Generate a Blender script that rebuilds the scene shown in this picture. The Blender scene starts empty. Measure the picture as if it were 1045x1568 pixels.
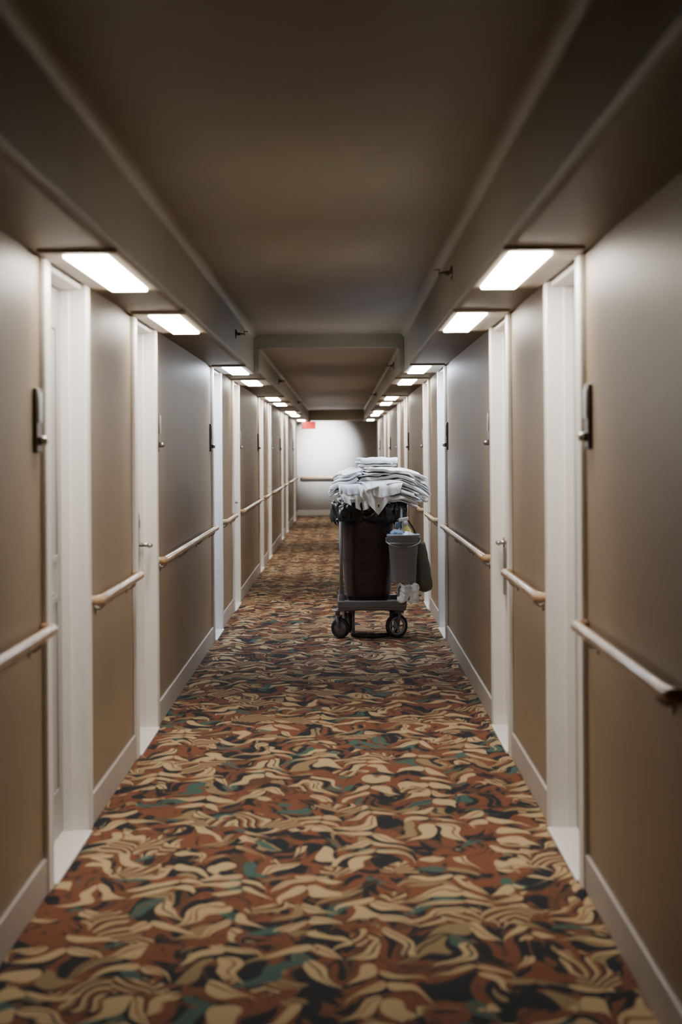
import bpy, bmesh, math, random
from mathutils import Vector, Matrix, noise as mnoise
random.seed(7)
scene = bpy.context.scene
COL = scene.collection
LX, RX = -1.02, 0.833      # wall planes
Y0, Y1 = -3.0, 47.0
CEIL, SOF = 2.5, 2.17
YS, CEIL2 = 17.4, 2.385     # beyond YS the tray is lower and narrower
SIL, SIR = -0.745, 0.55    # soffit inner faces
SIL2, SIR2 = -0.70, 0.51
DOORS = []
for k in range(-1, 6):
    for b in (6.97, 9.95):
        a = b + 9.0 * k
        if a > Y0 + .5 and a + 1.02 < Y1 - .5: DOORS.append((a, a + 1.02, b < 8))
# ------------------------------------------------------------------ materials
def new_mat(name):
    m = bpy.data.materials.new(name); m.use_nodes = True
    nt = m.node_tree; b = nt.nodes['Principled BSDF']
    return m, nt, b
def simple(name, col, rough=.5, metal=0., bump=0., bscale=40., var=0., vscale=6., coat=0., bdist=.01, spec=.5):
    m, nt, b = new_mat(name)
    b.inputs['Base Color'].default_value = (*col, 1); b.inputs['Roughness'].default_value = rough
    b.inputs['Metallic'].default_value = metal; b.inputs['Coat Weight'].default_value = coat
    b.inputs['Specular IOR Level'].default_value = spec
    tc = nt.nodes.new('ShaderNodeTexCoord')
    if bump > 0:
        n = nt.nodes.new('ShaderNodeTexNoise'); n.inputs['Scale'].default_value = bscale; n.inputs['Detail'].default_value = 4
        bp = nt.nodes.new('ShaderNodeBump'); bp.inputs['Strength'].default_value = bump; bp.inputs['Distance'].default_value = bdist
        nt.links.new(tc.outputs['Object'], n.inputs['Vector']); nt.links.new(n.outputs['Fac'], bp.inputs['Height'])
        nt.links.new(bp.outputs['Normal'], b.inputs['Normal'])
    if var > 0:
        n = nt.nodes.new('ShaderNodeTexNoise'); n.inputs['Scale'].default_value = vscale; n.inputs['Detail'].default_value = 5
        r = nt.nodes.new('ShaderNodeValToRGB')
        r.color_ramp.elements[0].position = .3; r.color_ramp.elements[1].position = .7
        r.color_ramp.elements[0].color = (*[c * (1 - var) for c in col], 1)
        r.color_ramp.elements[1].color = (*[min(1, c * (1 + var)) for c in col], 1)
        nt.links.new(tc.outputs['Object'], n.inputs['Vector']); nt.links.new(n.outputs['Fac'], r.inputs['Fac'])
        nt.links.new(r.outputs['Color'], b.inputs['Base Color'])
    return m
def emis(name, col, s, base=(.8, .8, .8)):
    m, nt, b = new_mat(name)
    b.inputs['Base Color'].default_value = (*base, 1)
    b.inputs['Emission Color'].default_value = (*col, 1); b.inputs['Emission Strength'].default_value = s
    return m
M_wall = simple('wall_vinyl', (.265, .198, .132), .46, bump=.12, bscale=160, var=.06, vscale=2.0, bdist=.003, spec=.36)
M_ceil = simple('ceiling_paint', (.225, .195, .138), .5, bump=.15, bscale=60, var=.05, vscale=1.5, bdist=.004, spec=.4)
M_trim = simple('trim_paint', (.78, .765, .745), .38, var=.03, vscale=4)
M_base = simple('baseboard_paint', (.44, .40, .37), .45, var=.04, vscale=5)
M_door = simple('door_paint', (.32, .31, .30), .4, var=.03, vscale=3)
M_rail = simple('rail_wood', (.38, .245, .145), .26, var=.12, vscale=8, coat=.15)
M_dark = simple('bronze_dark', (.09, .075, .065), .32, metal=.4)
M_steel = simple('brushed_steel', (.45, .43, .41), .3, metal=1.)
M_fix = simple('fixture_housing', (.30, .25, .19), .5)
M_warm = emis('lens_warm', (1, .915, .79), 42)
M_cool = emis('lens_cool', (.78, .87, 1.0), 60)
M_red = emis('exit_red', (1, .02, .012), 2.5, base=(.25, .0, .0))
M_endwall = simple('end_wall_paint', (.35, .33, .315), .6, bump=.1, bscale=60, bdist=.003, var=.03)
M_grey = simple('grey_plastic', (.20, .20, .22), .4, bump=.1, bscale=200, bdist=.002)
M_frame = simple('frame_grey_plastic', (.14, .13, .15), .4)
M_rub = simple('black_rubber', (.02, .02, .022), .55)
M_hub = simple('hub_grey', (.30, .31, .34), .4)
M_bag = simple('maroon_nylon', (.032, .010, .010), .42, bump=.35, bscale=14, bdist=.02)
M_liner = simple('black_bin_liner', (.008, .008, .010), .18, bump=.8, bscale=22, bdist=.02, coat=.3)
M_linen = simple('white_linen', (.93, .93, .93), .85, bump=.3, bscale=50, bdist=.006)
M_linen2 = simple('bluish_linen', (.72, .76, .82), .85, bump=.3, bscale=50, bdist=.006)
M_bucket = simple('bucket_grey', (.25, .26, .29), .35)
M_blue = simple('blue_cloth', (.16, .24, .34), .8, bump=.5, bscale=30)
M_olive = simple('olive_canvas', (.095, .080, .050), .75, bump=.5, bscale=60)
M_yel = simple('yellow_liquid_plastic', (.45, .42, .12), .25)
M_whitepl = simple('white_plastic', (.7, .7, .7), .35)
M_tag = simple('paper_tag', (.16, .13, .11), .6)

# carpet ------------------------------------------------------------------
def carpet():
    m, nt, b = new_mat('marbled_carpet')
    N = nt.nodes; L = nt.links
    def val(x, sock):
        if isinstance(x, (int, float)): sock.default_value = x
        else: L.new(x, sock)
    def mt(op, a, c=0., d=None):
        n = N.new('ShaderNodeMath'); n.operation = op
        val(a, n.inputs[0]); val(c, n.inputs[1])
        if d is not None: val(d, n.inputs[2])
        return n.outputs[0]
    add = lambda a, c: mt('ADD', a, c)
    mul = lambda a, c: mt('MULTIPLY', a, c)
    sub = lambda a, c: mt('SUBTRACT', a, c)
    clamp = lambda a: mt('MINIMUM', mt('MAXIMUM', a, 0.), 1.)
    def comb(x, y, z=0.):
        n = N.new('ShaderNodeCombineXYZ'); val(x, n.inputs[0]); val(y, n.inputs[1]); val(z, n.inputs[2]); return n.outputs[0]
    def noise(vec, sc, det=2., rough=.5):
        n = N.new('ShaderNodeTexNoise'); n.inputs['Scale'].default_value = sc; n.inputs['Detail'].default_value = det
        n.inputs['Roughness'].default_value = rough; L.new(vec, n.inputs['Vector']); return n
    def ramp(fac, stops, interp='CONSTANT'):
        r = N.new('ShaderNodeValToRGB'); r.color_ramp.interpolation = interp
        e = r.color_ramp.elements
        e[0].position, e[0].color = stops[0][0], (*stops[0][1], 1)
        e[1].position, e[1].color = stops[1][0], (*stops[1][1], 1)
        for p, c in stops[2:]:
            q = e.new(p); q.color = (*c, 1)
        L.new(fac, r.inputs['Fac']); return r.outputs['Color']
    def mix(f, a, c):
        n = N.new('ShaderNodeMix'); n.data_type = 'RGBA'
        val(f, n.inputs[0]); L.new(a, n.inputs[6]); L.new(c, n.inputs[7]); return n.outputs[2]
    def white(x, y, z=0.):
        n = N.new('ShaderNodeTexWhiteNoise'); n.noise_dimensions = '3D'; L.new(comb(x, y, z), n.inputs['Vector'])
        s = N.new('ShaderNodeSeparateColor'); L.new(n.outputs['Color'], s.inputs[0]); return s.outputs
    geo = N.new('ShaderNodeNewGeometry')
    sep = N.new('ShaderNodeSeparateXYZ'); L.new(geo.outputs['Position'], sep.inputs[0])
    X, Y = sep.outputs[0], sep.outputs[1]
    flat = comb(X, Y)
    n1 = noise(comb(X, mul(Y, .6)), 3.9, 1.); s1 = N.new('ShaderNodeSeparateColor'); L.new(n1.outputs['Color'], s1.inputs[0])
    x1 = add(X, mul(sub(s1.outputs[0], .5), .19))
    y1 = add(Y, mul(sub(s1.outputs[1], .5), .66))
    cream, rust, navy, teal, olive, brown = (.41, .30, .165), (.150, .052, .025), (.009, .012, .016), (.042, .090, .076), (.22, .155, .078), (.080, .038, .021)
    W, H = .122, .215
    def layer(xo, yo, seed, cols, size):
        xi = add(mt('DIVIDE', x1, W), xo + 20)
        i = mt('FLOOR', xi)
        t = mt('PINGPONG', xi, 1.)
        wi = white(i, seed)
        v = add(add(mt('DIVIDE', y1, H), yo), mul(wi[0], .4))
        v = sub(v, mul(mt('POWER', t, .6), .95))
        j = mt('FLOOR', v); fy = sub(mt('FRACT', v), .5)
        r = white(i, j, seed + 3.)
        fy = add(fy, mul(sub(r[2], .5), .15))
        hgt = mul(mul(mt('POWER', t, .75), mt('POWER', sub(1., mt('POWER', t, 5.)), .5)), mul(add(mul(r[1], .30), .80), size))
        fac = clamp(mul(sub(hgt, mt('ABSOLUTE', fy)), 20.))
        c = ramp(r[0], cols)
        vein = mt('LESS_THAN', mt('ABSOLUTE', sub(fy, mul(sub(t, .5), .22))), .04)
        vein = mul(mul(vein, mt('GREATER_THAN', r[2], .55)), .85)
        vc = ramp(r[1], [(0, navy), (.4, rust), (.8, brown)])
        return fac, mix(vein, c, vc), v
    bgn = noise(comb(x1, mul(sub(y1, mul(mt('PINGPONG', x1, W), 1.6)), .40)), 8., 2.)
    bg = ramp(bgn.outputs['Fac'], [(0, navy), (.44, brown), (.48, rust), (.56, brown), (.59, navy), (.67, olive), (.70, teal)])
    f2, c2, v2 = layer(.5, .5, 11., [(0, rust), (.32, navy), (.52, brown), (.66, olive), (.82, teal), (.92, cream)], .42)
    col = mix(f2, bg, c2)
    st = mt('FRACT', mul(v2, 2.3))
    stc = ramp(st, [(0, navy), (.22, rust), (.5, olive), (.72, cream)])
    reg = noise(comb(X, mul(Y, .7), 7.), 3.6, 1.)
    col = mix(mt('GREATER_THAN', reg.outputs['Fac'], .61), col, stc)
    f1, c1, v1 = layer(0., 0., 2., [(0, cream), (.62, olive), (.71, rust), (.81, navy), (.90, teal), (.95, cream)], .465)
    big = noise(flat, 2.3, 1.)
    f1 = mul(f1, mt('GREATER_THAN', big.outputs['Fac'], .39))
    f1 = mul(f1, mt('LESS_THAN', reg.outputs['Fac'], .63))
    col = mix(f1, col, c1)
    fz = noise(flat, 260, 2.)
    hv = N.new('ShaderNodeHueSaturation'); L.new(mt('ADD', mt('MULTIPLY', fz.outputs['Fac'], .5), .75), hv.inputs['Value'])
    L.new(col, hv.inputs['Color']); L.new(hv.outputs[0], b.inputs['Base Color'])
    b.inputs['Roughness'].default_value = .95; b.inputs['Specular IOR Level'].default_value = .12
    b.inputs['Sheen Weight'].default_value = .03
    bp = N.new('ShaderNodeBump'); bp.inputs['Strength'].default_value = .5; bp.inputs['Distance'].default_value = .004
    L.new(fz.outputs['Fac'], bp.inputs['Height']); L.new(bp.outputs[0], b.inputs['Normal'])
    return m
M_carpet = carpet()

# ------------------------------------------------------------------ builder
class MB:
    def __init__(s): s.bm = bmesh.new(); s.mats = []
    def mi(s, m):
        if m not in s.mats: s.mats.append(m)
        return s.mats.index(m)
    def box(s, x0, x1, y0, y1, z0, z1, m, bev=0., seg=2):
        x0, x1 = min(x0, x1), max(x0, x1)
        r = bmesh.ops.create_cube(s.bm, size=1.)
        vs = r['verts']
        for v in vs:
            v.co = Vector(((x0 + x1) / 2 + v.co.x * (x1 - x0), (y0 + y1) / 2 + v.co.y * (y1 - y0), (z0 + z1) / 2 + v.co.z * (z1 - z0)))
        i = s.mi(m)
        fs = set(f for v in vs for f in v.link_faces)
        for f in fs: f.material_index = i
        if bev > 0:
            es = list(set(e for v in vs for e in v.link_edges))
            r = bmesh.ops.bevel(s.bm, geom=es, offset=bev, segments=seg, affect='EDGES', profile=.5)
            for f in r['faces']: f.material_index = i; f.smooth = True
    def rings(s, rings, m, cap0=True, cap1=True, smooth=True, closed=True):
        i = s.mi(m); R = [[s.bm.verts.new(p) for p in r] for r in rings]
        n = len(R[0])
        for a, c in zip(R, R[1:]):
            for k in range(n if closed else n - 1):
                f = s.bm.faces.new((a[k], a[(k + 1) % n], c[(k + 1) % n], c[k])); f.material_index = i; f.smooth = smooth
        if cap0 and closed: f = s.bm.faces.new(list(reversed(R[0]))); f.material_index = i
        if cap1 and closed: f = s.bm.faces.new(R[-1]); f.material_index = i
    def tube(s, pts, r, m, n=12):
        pts = [Vector(p) for p in pts]; rs = r if isinstance(r, (list, tuple)) else [r] * len(pts)
        rings = []; up = None
        for k, p in enumerate(pts):
            t = (pts[min(k + 1, len(pts) - 1)] - pts[max(k - 1, 0)]).normalized()
            if up is None:
                up = Vector((0, 0, 1)) if abs(t.z) < .9 else Vector((0, 1, 0))
            a = t.cross(up).normalized(); bb = a.cross(t).normalized(); up = bb
            rings.append([p + (a * math.cos(2 * math.pi * j / n) + bb * math.sin(2 * math.pi * j / n)) * rs[k] for j in range(n)])
        s.rings(rings, m)
    def lathe(s, prof, c, m, axis='Z', n=40, cap0=False, cap1=False, sx=1., sy=1.):
        rings = []
        for r, h in prof:
            ring = []
            for j in range(n):
                a = 2 * math.pi * j / n; p, q = r * math.cos(a) * sx, r * math.sin(a) * sy
                if axis == 'Z': v = Vector((p, q, h))
                elif axis == 'X': v = Vector((h, p, q))
                else: v = Vector((p, h, q))
                ring.append(v + Vector(c))
            rings.append(ring)
        s.rings(rings, m, cap0, cap1)
    def grid(s, fn, nu, nv, m):
        i = s.mi(m)
        V = [[s.bm.verts.new(fn(a / nu, c / nv)) for c in range(nv + 1)] for a in range(nu + 1)]
        for a in range(nu):
            for c in range(nv):
                f = s.bm.faces.new((V[a][c], V[a + 1][c], V[a + 1][c + 1], V[a][c + 1])); f.material_index = i; f.smooth = True
    def done(s, name, parent=None, loc=(0, 0, 0), solid=0., sub=0, fixn=True):
        if fixn: bmesh.ops.recalc_face_normals(s.bm, faces=s.bm.faces[:])
        me = bpy.data.meshes.new(name); s.bm.to_mesh(me); s.bm.free()
        for m in s.mats: me.materials.append(m)
        o = bpy.data.objects.new(name, me); COL.objects.link(o); o.location = loc
        if parent: o.parent = parent
        if solid: md = o.modifiers.new('solid', 'SOLIDIFY'); md.thickness = solid; md.offset = 0
        if sub: md = o.modifiers.new('sub', 'SUBSURF'); md.levels = sub; md.render_levels = sub
        return o
def empty(name, loc=(0, 0, 0)):
    e = bpy.data.objects.new(name, None); e.location = loc; COL.objects.link(e); e.empty_display_size = .2; return e

# ------------------------------------------------------------------ shell
g = MB(); g.box(LX - .3, RX + .3, Y0, Y1, -.1, 0, M_carpet); g.done('floor')
g = MB(); g.box(LX - .3, RX + .3, Y0, Y1 + .2, CEIL, CEIL + .1, M_ceil)
g.box(SIL - .05, SIR + .05, YS, Y1, CEIL2, CEIL + .05, M_ceil, .006, 2); g.done('ceiling')
g = MB(); g.box(LX - .3, RX + .3, Y1, Y1 + .2, 0, CEIL, M_endwall); g.done('wall_end')
g = MB(); g.box(LX - .3, RX + .3, Y0 - .2, Y0, 0, CEIL + .1, M_wall); g.done('wall_back')
def gaps():
    ys = []; y = Y0
    for a, b, _ in DOORS: ys.append((y, a)); y = b
    ys.append((y, Y1)); return ys
for side, wx, sg in (('left', LX, -1), ('right', RX, 1)):
    g = MB()
    for a, b in gaps(): g.box(wx, wx + sg * .25, a, b, 0, CEIL, M_wall)
    for a, b, _ in DOORS: g.box(wx, wx + sg * .25, a, b, SOF + .01, CEIL, M_wall)
    for a, b, _ in DOORS: g.box(wx + sg * .2, wx + sg * .25, a, b, 0, SOF + .01, M_wall)
    g.done('wall_' + side)
    g = MB()
    for a, b in gaps():
        g.box(wx, wx - sg * .014, a + (.1 if a > Y0 else 0), b - (.1 if b < Y1 else 0), 0, .125, M_base, .004)
    g.done('baseboard_' + side)
    g = MB()
    def soff(si, ya, yb, ceil, n, R):
        prof = [(wx, SOF), ]
        r = .035
        for k in range(7):
            t = k / 6 * math.pi / 2
            prof.append((si + sg * r - sg * r * math.sin(t), SOF + r - r * math.cos(t)))
        for k in range(9):
            t = k / 8 * math.pi / 2
            prof.append((si - sg * R * (1 - math.cos(t)), ceil - R + R * math.sin(t)))
        prof.append((wx, ceil + .002))
        g.rings([[Vector((p[0], ya + (yb - ya) * k / n, p[1])) for p in prof] for k in range(n + 1)], M_ceil, smooth=True)
    soff(SIL if sg < 0 else SIR, Y0, YS, CEIL, 30, .05)
    soff(SIL2 if sg < 0 else SIR2, YS, Y1, CEIL2, 30, .03)
    o = g.done('soffit_' + side)
    md = o.modifiers.new('es', 'EDGE_SPLIT'); md.split_angle = math.radians(40)
g = MB(); g.box(LX, RX, Y1 - .014, Y1, 0, .13, M_trim, .003); g.done('baseboard_end')
g = MB(); g.box(SIL, SIR, 44.3, 44.6, 2.16, CEIL2 + .02, M_ceil, .02); g.done('ceiling_bulkhead')

# ------------------------------------------------------------------ doors, trims, signs, lights
dn = 0
for side, wx, sg in (('left', LX, -1), ('right', RX, 1)):
    for a, b, first in DOORS:
        dn += 1
        g = MB()
        for ya, yb in ((a - .1, a), (b, b + .1)):
            g.box(wx, wx - sg * .02, ya, yb, 0, SOF, M_trim, .005)
        g.box(wx - sg * .02, wx + sg * .13, a, a + .02, 0, SOF, M_trim, .004)
        g.box(wx - sg * .02, wx + sg * .13, b - .02, b, 0, SOF, M_trim, .004)
        g.box(wx + sg * .045, wx + sg * .085, b - .038, b - .02, 0, SOF - .0, M_trim, .004)
        g.box(wx + sg * .045, wx + sg * .085, a + .02, a + .038, 0, SOF - .0, M_trim, .004)
        g.box(wx - sg * .0, wx + sg * .13, a + .02, b - .02, SOF - .03, SOF + .008, M_trim, .004)
        g.done('trim_%d' % dn)
        g = MB(); g.box(wx - sg * .03, wx + sg * .13, a + .022, b - .022, .0, .014, M_trim, .004); g.done('threshold' if dn == 1 else 'threshold.%03d' % (dn - 1))
        root = empty('door_%d' % dn, (wx + sg * .1, (a + b) / 2, 0))
        g = MB(); w = (b - a) / 2 - .024
        g.box(-.018, .018, -w, w, .018, SOF - .032, M_door, .003)
        for z0, z1 in ((.18, .95), (1.08, 2.0)):
            x = -sg * .018
            for (p, q, r_, t) in ((-w + .13, w - .13, z0, z0 + .025), (-w + .13, w - .13, z1 - .025, z1), (-w + .13, -w + .155, z0, z1), (w - .155, w - .13, z0, z1)):
                g.box(x, x - sg * .007, p, q, r_, t, M_door, .003)
        g.done('leaf', root)
        ly = (-w + .06) if first else (w - .05)
        d = 1 if first else -1
        g = MB(); x = -sg * .018
        g.box(x, x - sg * .014, ly - .028, ly + .028, .90, 1.17, M_steel, .006, 3)
        g.tube([(x - sg * .01, ly, 1.0), (x - sg * .075, ly, 1.0)], .011, M_steel)
        g.tube([(x - sg * .070, ly, 1.0), (x - sg * .078, ly + d * .03, 1.0), (x - sg * .076, ly + d * .12, .998)], [.012, .0115, .010], M_steel)
        g.box(x - sg * .014, x - sg * .017, ly - .006, ly + .006, 1.09, 1.14, M_dark, .001)
        g.done('lock_lever', root)
        if side == 'right' and abs(a - 9.95) < .01:
            g = MB(); xx = x - sg * .040
            g.box(xx, xx - sg * .004, ly - .045, ly + .045, .72, .97, M_tag, .0015)
            g.lathe([(.022, -.003), (.030, -.003), (.030, .003), (.022, .003), (.022, -.003)], (xx - sg * .002, ly, 1.0), M_tag, axis='X', n=24)
            g.done('hanging_tag', root)
        sy = a - .22 if first else b + .24
        root = empty('room_number_sign', (wx, sy, 1.6))
        g = MB()
        g.box(0, -sg * .016, -.055, .055, -.10, .115, M_dark, .004)
        g.box(-sg * .016, -sg * .021, -.042, .042, .0, .10, M_steel, .002)
        g.box(-sg * .016, -sg * .030, -.045, .045, -.075, -.045, M_dark, .005)
        g.lathe([(.001, -sg * .012), (.012, -sg * .018), (.016, -sg * .030), (.013, -sg * .040), (.001, -sg * .044)], (0, 0, -.06), M_steel, axis='X', n=16)
        g.done('plate', root)
        if a < 5: continue
        cy = a + .48
        inner = (SIL if sg < 0 else SIR) if a < YS else (SIL2 if sg < 0 else SIR2)
        lc = -.848 if sg < 0 else .638
        cx = lc; hl = .79; lw = .070 if sg > 0 else .073; ll = .71
        xi = abs(inner - lc) + .012; xo = abs(wx - lc) - .022
        root = empty('ceiling_light_fixture', (cx, cy, SOF))
        g = MB()
        z0, z1 = -.014, .002
        g.box(sg * lw, sg * xo, -hl, hl, z0, z1, M_fix, .005, 3)
        g.box(-sg * lw, -sg * xi, -hl, hl, z0, z1, M_fix, .005, 3)
        g.box(-lw - .005, lw + .005, -hl, -ll, z0, z1, M_fix, .005, 3)
        g.box(-lw - .005, lw + .005, ll, hl, z0, z1, M_fix, .005, 3)
        g.done('housing', root)
        g = MB()
        cool = abs(a - 15.97) < .1
        g.box(-lw, lw, -ll, ll, -.024, -.002, M_cool if cool else M_warm, .006)
        g.done('diffuser_lens', root)

# ------------------------------------------------------------------ handrails
def rail(side, wx, sg, a, b):
    root = empty('handrail')
    g = MB(); x = wx - sg * .046; z = .905
    pts = [(wx - sg * .004, a + .012, z), (wx - sg * .02, a + .012, z), (wx - sg * .036, a + .02, z), (x, a + .045, z)]
    pts += [(x, a + .045 + (b - a - .09) * k / 8, z) for k in range(1, 8)]
    pts += [(x, b - .045, z), (wx - sg * .036, b - .02, z), (wx - sg * .02, b - .012, z), (wx - sg * .004, b - .012, z)]
    g.tube(pts, .020, M_rail, 16); g.done('rail', root)
    g = MB(); n = max(2, int((b - a) / 1.2) + 1)
    for k in range(n):
        y = a + .25 + (b - a - .5) * k / (n - 1)
        g.tube([(wx, y, z - .05), (wx - sg * .02, y, z - .05), (wx - sg * .036, y, z - .035), (x, y, z - .012)], .007, M_steel, 8)
        g.lathe([(.024, 0), (.024, -sg * .005), (.006, -sg * .007)], (wx, y, z - .05), M_steel, axis='X', n=18, cap0=True)
    g.done('brackets', root)
for side, wx, sg in (('left', LX, -1), ('right', RX, 1)):
    for a, b in gaps():
        if b < 2.5 or b - a < .6: continue
        A = a + .13 if a > 3 else 4.85
        B = b - .13 if b < Y1 else Y1 - .1
        rail(side, wx, sg, A, B)
root = empty('handrail')
g = MB(); g.tube([(LX + .1, Y1 - .004, .88), (LX + .1, Y1 - .05, .88), (LX + .14, Y1 - .065, .88), (0, Y1 - .065, .88), (RX - .14, Y1 - .065, .88), (RX - .1, Y1 - .05, .88), (RX - .1, Y1 - .004, .88)], .024, M_rail, 14)
g.done('rail', root)

# ------------------------------------------------------------------ sprinklers
def sprinkler(x, y, z, sg):
    root = empty('sidewall_sprinkler', (x, y, z)); g = MB()
    g.lathe([(.036, 0), (.036, -sg * .004), (.022, -sg * .012), (.014, -sg * .014)], (0, 0, 0), M_dark, axis='X', n=20, cap0=True)
    g.tube([(0, 0, 0), (-sg * .035, 0, 0)], .011, M_dark)
    g.tube([(-sg * .03, 0, 0), (-sg * .045, .018, 0), (-sg * .065, 0, 0)], .004, M_dark, 8)
    g.tube([(-sg * .03, 0, 0), (-sg * .045, -.018, 0), (-sg * .065, 0, 0)], .004, M_dark, 8)
    g.box(-sg * .064, -sg * .068, -.022, .022, -.014, .014, M_dark, .002)
    g.box(-sg * .06, -sg * .09, -.02, .02, .014, .018, M_dark, .001)
    g.tube([(-sg * .045, 0, -.006), (-sg * .045, 0, .006)], .006, M_steel, 8)
    g.done('head', root)
sprinkler(SIR, 9.9, 2.365, 1); sprinkler(SIL, 14.4, 2.335, -1)
for y in (19.2, 29.): sprinkler(SIR2, y, 2.30, 1)
for y in (22.9, 33.): sprinkler(SIL2, y, 2.29, -1)

# ------------------------------------------------------------------ exit sign
root = empty('exit_sign', (-.70, 43.9, 2.05))
g = MB(); g.box(-.15, .15, -.02, .02, -.075, .085, M_rub, .006); g.box(-.04, .04, -.015, .015, .084, .12, M_rub, .002); g.done('housing', root)
g = MB(); g.box(-.135, .135, -.024, -.02, -.062, .072, M_red); g.done('red_panel', root)
cu = bpy.data.curves.new('letters', 'FONT'); cu.body = 'EXIT'; cu.size = .13; cu.align_x = 'CENTER'; cu.align_y = 'CENTER'; cu.extrude = .002
cu.materials.append(M_rub)
o = bpy.data.objects.new('letters', cu); COL.objects.link(o); o.parent = root; o.location = (0, -.027, .004); o.rotation_euler = (math.pi / 2, 0, 0)

# made-up fixture and spot, added to give the end wall its bright glow
root = empty('wall_wash_light', (-.25, 45.6, CEIL2))
g = MB(); g.box(-.3, .3, -.1, .1, -.05, 0, M_fix, .01); g.done('housing', root)
g = MB(); g.box(-.28, .28, -.08, .08, -.062, -.045, emis('lens_end', (.95, .97, 1), 4), .004); g.done('diffuser_lens', root)
sp = bpy.data.lights.new('lamp', 'SPOT'); sp.energy = 1600; sp.spot_size = math.radians(64); sp.spot_blend = 1; sp.shadow_soft_size = .12; sp.color = (.97, .99, 1)
o = bpy.data.objects.new('lamp', sp); COL.objects.link(o); o.parent = root; o.location = (-.10, -.0, -.12)
dv = Vector((-.40, Y1, 1.62)) - Vector((-.35, 45.6, CEIL2 - .12)); o.rotation_euler = dv.to_track_quat('-Z', 'Y').to_euler()

# ------------------------------------------------------------------ housekeeping cart
CX, CY = .24, 16.45
cart = empty('housekeeping_cart', (CX, CY, 0))
def nz(x, y, z=0.): return mnoise.noise(Vector((x, y, z)))
g = MB()
g.box(-.27, .27, -.36, .36, .225, .255, M_frame, .012, 3)
g.box(-.275, .275, -.365, -.335, .245, .305, M_frame, .01, 3)
g.box(-.275, .275, .335, .365, .245, .305, M_frame, .01, 3)
g.box(-.275, -.245, -.36, .36, .245, .305, M_frame, .01, 3)
g.box(.245, .275, -.36, .36, .245, .305, M_frame, .01, 3)
for k in range(5): g.box(-.24, .24, -.28 + k * .13, -.25 + k * .13, .255, .265, M_frame, .003)
g.done('platform', cart)
g = MB()
for x in (-.245, .235):
    for y in (-.33, .33):
        g.tube([(x, y, .25), (x, y, 1.03)], .014, M_grey, 14)
        g.lathe([(.024, .30), (.024, .34), (.016, .36)], (x, y, 0), M_frame, n=18)
P = [(-.245, -.33, 1.03), (.235, -.33, 1.03), (.235, .33, 1.03), (-.245, .33, 1.03), (-.245, -.33, 1.03)]
for p, q in zip(P, P[1:]): g.tube([p, q], .014, M_grey, 12)
g.tube([(-.245, .33, .62), (.235, .33, .62)], .011, M_grey); g.tube([(.235, -.33, .62), (.235, .33, .62)], .010, M_grey); g.tube([(-.245, -.33, .62), (-.245, .33, .62)], .010, M_grey)
g.tube([(-.2, .33, 1.0), (-.2, .43, 1.06), (-.2, .46, 1.08), (.2, .46, 1.08), (.2, .43, 1.06), (.2, .33, 1.0)], .015, M_frame)
g.done('tubular_frame', cart)
g = MB()
g.tube([(-.16, -.26, .03), (-.13, -.30, .025), (0, -.32, .022), (.10, -.30, .025), (.16, -.26, .04)], [.014, .018, .02, .018, .012], M_rub, 12)
g.tube([(-.15, -.26, .03), (-.15, -.24, .12), (-.15, -.22, .23)], .011, M_frame); g.tube([(.15, -.26, .04), (.15, -.24, .12), (.15, -.22, .23)], .011, M_frame)
g.done('foot_bar', cart)
def wheel(x, y, r, w, rot, spoke, name):
    e = bpy.data.objects.new(name, None); COL.objects.link(e); e.parent = cart; e.location = (x, y, r); e.rotation_euler = (0, 0, rot)
    g = MB()
    ri = r * .74
    g.lathe([(ri, -w / 2), (r * .93, -w / 2), (r * .985, -w * .3), (r, 0), (r * .985, w * .3), (r * .93, w / 2), (ri, w / 2), (ri, -w / 2)], (0, 0, 0), M_rub, axis='X', n=40)
    if spoke:
        g.lathe([(ri * .86, -w * .42), (ri + .001, -w * .42), (ri + .001, w * .42), (ri * .86, w * .42), (ri * .86, -w * .42)], (0, 0, 0), M_hub, axis='X', n=40)
        g.lathe([(.001, -w * .6), (r * .2, -w * .6), (r * .24, 0), (r * .2, w * .6), (.001, w * .6)], (0, 0, 0), M_hub, axis='X', n=24)
        for k in range(6):
            t = k * math.pi / 3; c, s_ = math.cos(t), math.sin(t)
            g.tube([(0, c * r * .18, s_ * r * .18), (0, c * ri * .9, s_ * ri * .9)], [.009, .006], M_hub, 8)
    else:
        g.lathe([(.001, -w * .55), (r * .3, -w * .55), (ri * .6, -w * .3), (ri + .001, -w * .36), (ri + .001, w * .36), (ri * .6, w * .3), (r * .3, w * .55), (.001, w * .55)], (0, 0, 0), M_frame, axis='X', n=32)
    g.done('tyre', e)
    g = MB()
    top = .225 - r
    for sx in (-1, 1):
        g.tube([(sx * w * .85, 0, 0), (sx * w * .85, .005, r * .6), (sx * w * .7, .02, r + .012)], [.012, .013, .014], M_frame, 10)
    g.tube([(-w, 0, 0), (w, 0, 0)], .007, M_steel, 10)
    g.box(-w * .95, w * .95, -.005, .055, r + .004, r + .022, M_frame, .005)
    g.tube([(0, .025, r + .01), (0, .025, top + .01)], .018, M_frame, 14)
    g.lathe([(.045, top - .008), (.045, top)], (0, .025, 0), M_steel, n=20, cap0=True, cap1=True)
    g.done('caster_fork', e)
wheel(-.255, -.27, .082, .034, math.radians(58), False, 'caster_1')
wheel(.195, -.27, .097, .030, math.radians(-64), True, 'caster_2')
wheel(-.19, .27, .082, .034, math.radians(20), False, 'caster_3')
wheel(.20, .27, .097, .030, math.radians(0), True, 'caster_4')
def sup(t, a, b, e=.55):
    c, s_ = math.cos(t), math.sin(t)
    return a * math.copysign(abs(c) ** e, c), b * math.copysign(abs(s_) ** e, s_)
g = MB(); rings = []
bcx = -.03
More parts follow.
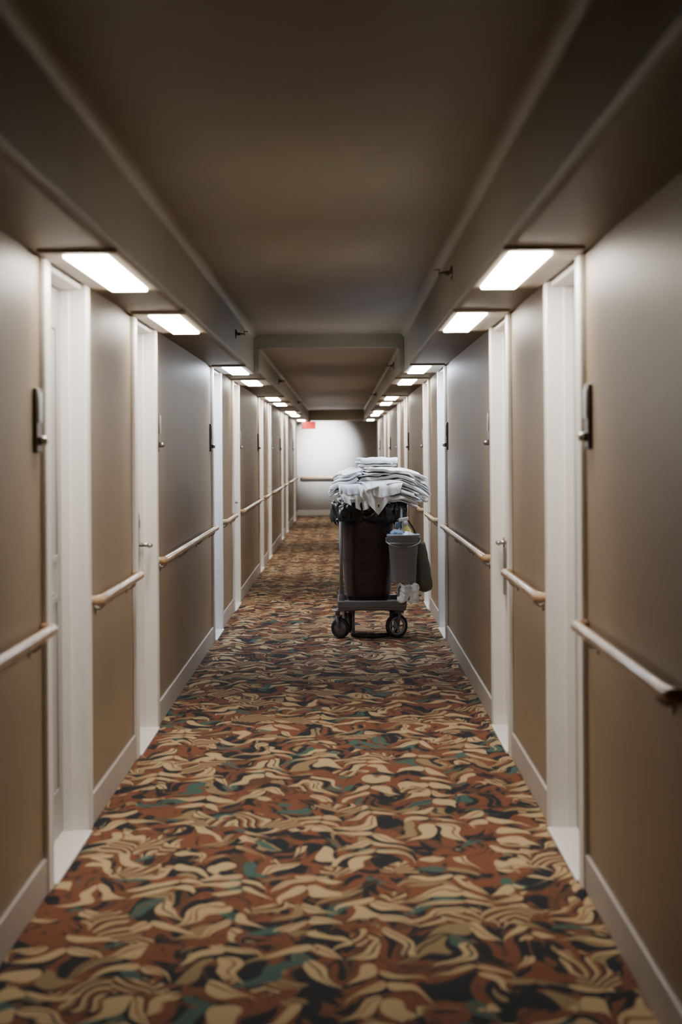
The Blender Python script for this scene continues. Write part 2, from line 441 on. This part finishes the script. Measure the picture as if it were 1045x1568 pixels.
for k in range(31):
    h = k / 30
    a = .165 + .05 * h ** .6; b = .26 + .045 * h
    if h < .12: q = math.sqrt(max(0, 1 - ((.12 - h) / .12) ** 2)); a *= .80 + .2 * q; b *= .86 + .14 * q
    ring = []
    for j in range(96):
        t = 2 * math.pi * j / 96; x, y = sup(t, a, b)
        d = 1 + .035 * nz(math.cos(t) * 2.2, math.sin(t) * 2.2, h * 1.6) + .014 * math.sin(t * 9 + 3 * nz(0, h * 2, 4)) * h
        ring.append(Vector((bcx + x * d, y * d, .268 + .73 * h)))
    rings.append(ring)
g.rings(rings, M_bag, cap1=False); o = g.done('laundry_bag', cart)
g = MB()
def liner(u, v):
    t = 2 * math.pi * u
    if v < .35: k = v / .35; a, b, z = .19 + .06 * k, .27 + .07 * k, 1.0 + .075 * k
    else:
        k = (v - .35) / .65; a = .25 + .055 * math.sin(k * 2.2); b = .34 + .05 * math.sin(k * 2.2); z = 1.075 + .02 * math.sin(k * 3.1) - .145 * k * k
    x, y = sup(t, a, b, .6)
    n1 = nz(math.cos(t) * 3.5, math.sin(t) * 3.5, v * 3); n2 = nz(math.cos(t) * 11, math.sin(t) * 11, v * 5 + 7)
    amp = (.25 + v)
    rr = 1 + amp * (.09 * n1 + .055 * n2)
    zz = z + amp * (.045 * nz(math.cos(t) * 5 + 9, math.sin(t) * 5, v * 2) + .018 * n2)
    return Vector((bcx + .01 + x * rr, y * rr, zz))
g.grid(liner, 220, 26, M_liner); g.done('bin_liner', cart, solid=.002)
# olive canvas pouch: narrow mouth with rim band, fuller squarish bottom
g = MB(); rings = []
for k in range(21):
    h = k / 20
    cap = min(1., math.sqrt(max(0, 1 - (max(0, .16 - h) / .16) ** 2)) * .75 + .25)
    wv = (.066 - .018 * h) * cap; dp = (.15 - .02 * h) * cap
    if h > .93: wv += .004; dp += .004
    cxo = .425 - .045 * h * h
    ring = []
    for j in range(40):
        p, q = sup(2 * math.pi * j / 40, wv, dp, .6)
        ring.append(Vector((cxo + p * (1 + .16 * nz(j * .3, h * 3)), -.10 + q, .355 + .40 * h)))
    rings.append(ring)
g.rings(rings, M_olive)
g.tube([(.385, -.2, .74), (.345, -.2, .86), (.235, -.2, 1.03)], .006, M_olive, 8); g.tube([(.385, .0, .74), (.345, .0, .86), (.235, .0, 1.03)], .006, M_olive, 8)
g.done('canvas_pouch', cart)
g = MB(); g.box(.20, .37, -.37, -.345, .80, .83, M_grey, .006); g.tube([(.235, -.34, .36), (.33, -.34, .46), (.345, -.35, .80)], .010, M_grey, 10)
g.box(.20, .30, -.36, -.30, .30, .42, M_grey, .01)
g.done('bucket_bracket', cart)

# bucket
bk = empty('plastic_bucket', (.485, CY - .51, .462))
g = MB()
g.lathe([(.001, .004), (.085, .004), (.09, 0), (.092, .004), (.122, .355), (.130, .358), (.132, .372), (.126, .378), (.119, .372), (.088, .012), (.001, .012)], (0, 0, 0), M_bucket, n=56)
g.lathe([(.1165, .30), (.124, .302), (.1245, .312), (.1175, .314)], (0, 0, 0), M_bucket, n=56)
for s_ in (-1, 1): g.box(s_ * .118, s_ * .138, -.018, .018, .31, .352, M_bucket, .004)
g.done('shell', bk)
g = MB()
g.tube([(.134 * math.cos(t), -.012 - .105 * math.sin(t), .33 - .05 * math.sin(t)) for t in [math.pi * k / 20 for k in range(21)]], .004, M_steel, 8)
g.box(-.03, .03, -.125, -.105, .268, .29, M_frame, .005)
g.done('bail_handle', bk)
g = MB()
def rag(cx, cy, cz, r, seed, m, sq=.8):
    rings = []
    for k in range(1, 16):
        ph = math.pi * k / 16
        rings.append([Vector((cx, cy, cz)) + Vector((math.cos(t) * math.sin(ph), math.sin(t) * math.sin(ph), math.cos(ph) * sq)) * r * (1 + .38 * nz(math.cos(t) * math.sin(ph) * 2.5 + seed, math.sin(t) * math.sin(ph) * 2.5, math.cos(ph) * 2.5)) for t in [2 * math.pi * j / 32 for j in range(32)]])
    g.rings(rings, m)
rag(-.045, -.01, .36, .06, 3, M_blue); rag(.035, -.035, .35, .055, 9, M_linen2); rag(.03, .05, .37, .05, 14, M_grey)
g.done('cleaning_cloths', bk)
g = MB()
g.tube([(-.02, .05, .10), (-.03, .055, .42), (-.035, .06, .46)], .008, M_whitepl, 10)
g.box(-.062, -.008, .045, .075, .42, .47, M_blue, .01)
g.done('scrub_brush', bk)
sb = empty('spray_bottle', (.535, CY - .465, .74))
g = MB()
g.lathe([(.001, 0), (.036, 0), (.040, .006), (.040, .10), (.036, .125), (.017, .16), (.014, .18)], (0, 0, 0), M_yel, n=28, cap1=True)
g.lathe([(.018, .175), (.018, .20), (.013, .205)], (0, 0, 0), M_whitepl, n=20, cap0=True, cap1=True)
g.box(-.05, .028, -.011, .011, .205, .232, M_whitepl, .006); g.tube([(-.05, 0, .218), (-.064, 0, .218)], .008, M_dark, 10)
g.tube([(-.028, 0, .205), (-.04, 0, .175), (-.036, 0, .15)], .005, M_dark, 8)
g.done('bottle', sb)
sb.rotation_euler = (0, math.radians(-9), 0)
g = MB()
def rag2(u, v):
    x = .20 + .17 * u; z = .43 - .14 * v + .03 * nz(u * 4, v * 2)
    return Vector((x + .01 * nz(v * 5, u), -.38 + .028 * math.sin(u * 11 + v * 2) + .02 * nz(u * 5, v * 5), z))
g.grid(rag2, 30, 20, M_linen); g.done('white_rag', cart, solid=.004)

# ------------------------------------------------------------------ linens
pile = empty('folded_linen_pile', (CX, CY, 0))
def droop(x, y):
    ex = max(0, abs(x + .03) - .22); ey = max(0, abs(y) - .30)
    return -1.5 * ex * ex * (1 if x > 0 else 2.5) - 2.2 * ey * ey
def folded(cx, cy, z0, w, d, layers, t, rot, seed, m, tiltx=0., amp=.018):
    g = MB(); path = []
    for l in range(layers):
        z = l * t; rev = l % 2
        ys = [(-d / 2 + t * .5) + (d - t) * k / 12 for k in range(13)]
        if rev: ys = ys[::-1]
        for y in ys: path.append((y, z))
        if l < layers - 1:
            s_ = -1 if rev else 1
            off = .03 * nz(l * 3.3, seed)
            for a in (-50, -15, 20, 52):
                a = math.radians(a)
                path.append((s_ * (d / 2 - t * .5) + s_ * t * .55 * math.cos(a) + s_ * off, z + t / 2 + t * .5 * math.sin(a)))
    nx = 30; c, s_ = math.cos(rot), math.sin(rot); P = len(path)
    def fn(u, v):
        k = min(P - 1, int(round(v * (P - 1)))); y, z = path[k]
        x = (u - .5) * w
        l = z / t
        x2 = x + .04 * nz(l * 1.7, y * 4, seed); y2 = y + .055 * nz(x * 5, l * .6, seed + 5)
        X = cx + x2 * c - y2 * s_; Y = cy + x2 * s_ + y2 * c
        Z = z0 + z + amp * nz(X * 5, Y * 5, seed * .3) + .011 * nz(X * 15, Y * 9, l * .7 + seed) + tiltx * x + droop(X, Y)
        return Vector((X, Y, Z))
    g.grid(fn, nx, P - 1, m)
    return g.done('folded_sheet', pile, solid=t * .6, sub=1)
rnd = random.Random(3)
z = 1.10; k = 0
specs = [(.05, -.05, .60, .60, 3, .019, .10), (.14, -.04, .54, .58, 4, .019, -.15), (.11, -.06, .52, .60, 3, .022, .32), (.19, -.04, .45, .54, 4, .020, -.28),
         (.17, -.05, .47, .54, 3, .020, .16)]
for (cx, cy, w, d, L_, t, r) in specs:
    k += 1
    folded(cx, cy, z, w, d, L_, t, r, k * 3.7, M_linen, tiltx=rnd.uniform(-.08, .10), amp=.026); z += L_ * t * .78
folded(.045, .02, z + .012, .30, .30, 3, .028, .03, 31.1, M_linen, amp=.004)
folded(-.17, -.04, 1.20, .22, .46, 4, .028, -.25, 41.1, M_linen2, tiltx=.30, amp=.03)
folded(-.19, -.02, 1.30, .16, .36, 2, .026, .2, 47.1, M_linen, tiltx=.35, amp=.03)
def drape(cx, w, y0, ztop, length, seed, m, point=.0, skew=0., out=.0):
    g = MB()
    def fn(u, v):
        x = (u - .5) * w; tot = .30 + length * (1 - point * abs(u - .5 - skew) * 2)
        s_ = v * tot
        R = .05; flat = .22
        if s_ < flat: y = y0 + (flat - s_); zz = ztop + .02 * (s_ / flat)
        elif s_ < flat + R * 1.5: a = (s_ - flat) / R; y = y0 - R * math.sin(min(a, 1.57)); zz = ztop + .02 - R * (1 - math.cos(a))
        else: h = s_ - flat - R * 1.5; y = y0 - R - .10 * h - out * h; zz = ztop + .02 - R - h
        f = min(1., s_ / .35)
        fold = math.sin(x * 55 + seed + 3 * nz(x * 5, s_ * 3, seed)) * .020 * f + .03 * nz(x * 8, s_ * 5, seed + 2) * f
        return Vector((cx + x * (1 - .25 * f * v) + .03 * nz(s_ * 5, seed) * f + skew * .1 * v, y + fold, zz + .01 * nz(x * 9, s_ * 9, seed)))
    g.grid(fn, 50, 40, m)
    return g.done('draped_sheet', pile, solid=.004, sub=1)
drape(.03, .30, -.34, 1.20, .18, 1.2, M_linen, point=.75, skew=.05)
drape(-.13, .26, -.33, 1.15, .10, 4.4, M_linen, point=.5, skew=.2)
drape(.14, .28, -.36, 1.22, .06, 7.9, M_linen, point=.4, skew=-.2)
drape(-.17, .20, -.33, 1.21, .03, 12.1, M_linen2, point=.3)

# ------------------------------------------------------------------ world + camera
w = bpy.data.worlds.new('world'); scene.world = w; w.use_nodes = True
w.node_tree.nodes['Background'].inputs[0].default_value = (.05, .045, .04, 1)
w.node_tree.nodes['Background'].inputs[1].default_value = .3
cam = bpy.data.cameras.new('camera'); co = bpy.data.objects.new('camera', cam); COL.objects.link(co)
cam.sensor_fit = 'VERTICAL'; cam.sensor_height = 36; cam.lens = 36 * 3100 / 1568
cam.shift_y = -94 / 1568; cam.shift_x = 0
co.matrix_world = Matrix.Translation((0, 0, 1.5)) @ Matrix.Rotation(math.radians(90), 4, 'X') @ Matrix.Rotation(math.radians(-.4), 4, 'Z')
cam.clip_end = 200
cam.dof.use_dof = True; cam.dof.focus_distance = 16.2; cam.dof.aperture_fstop = 3.2
scene.camera = co
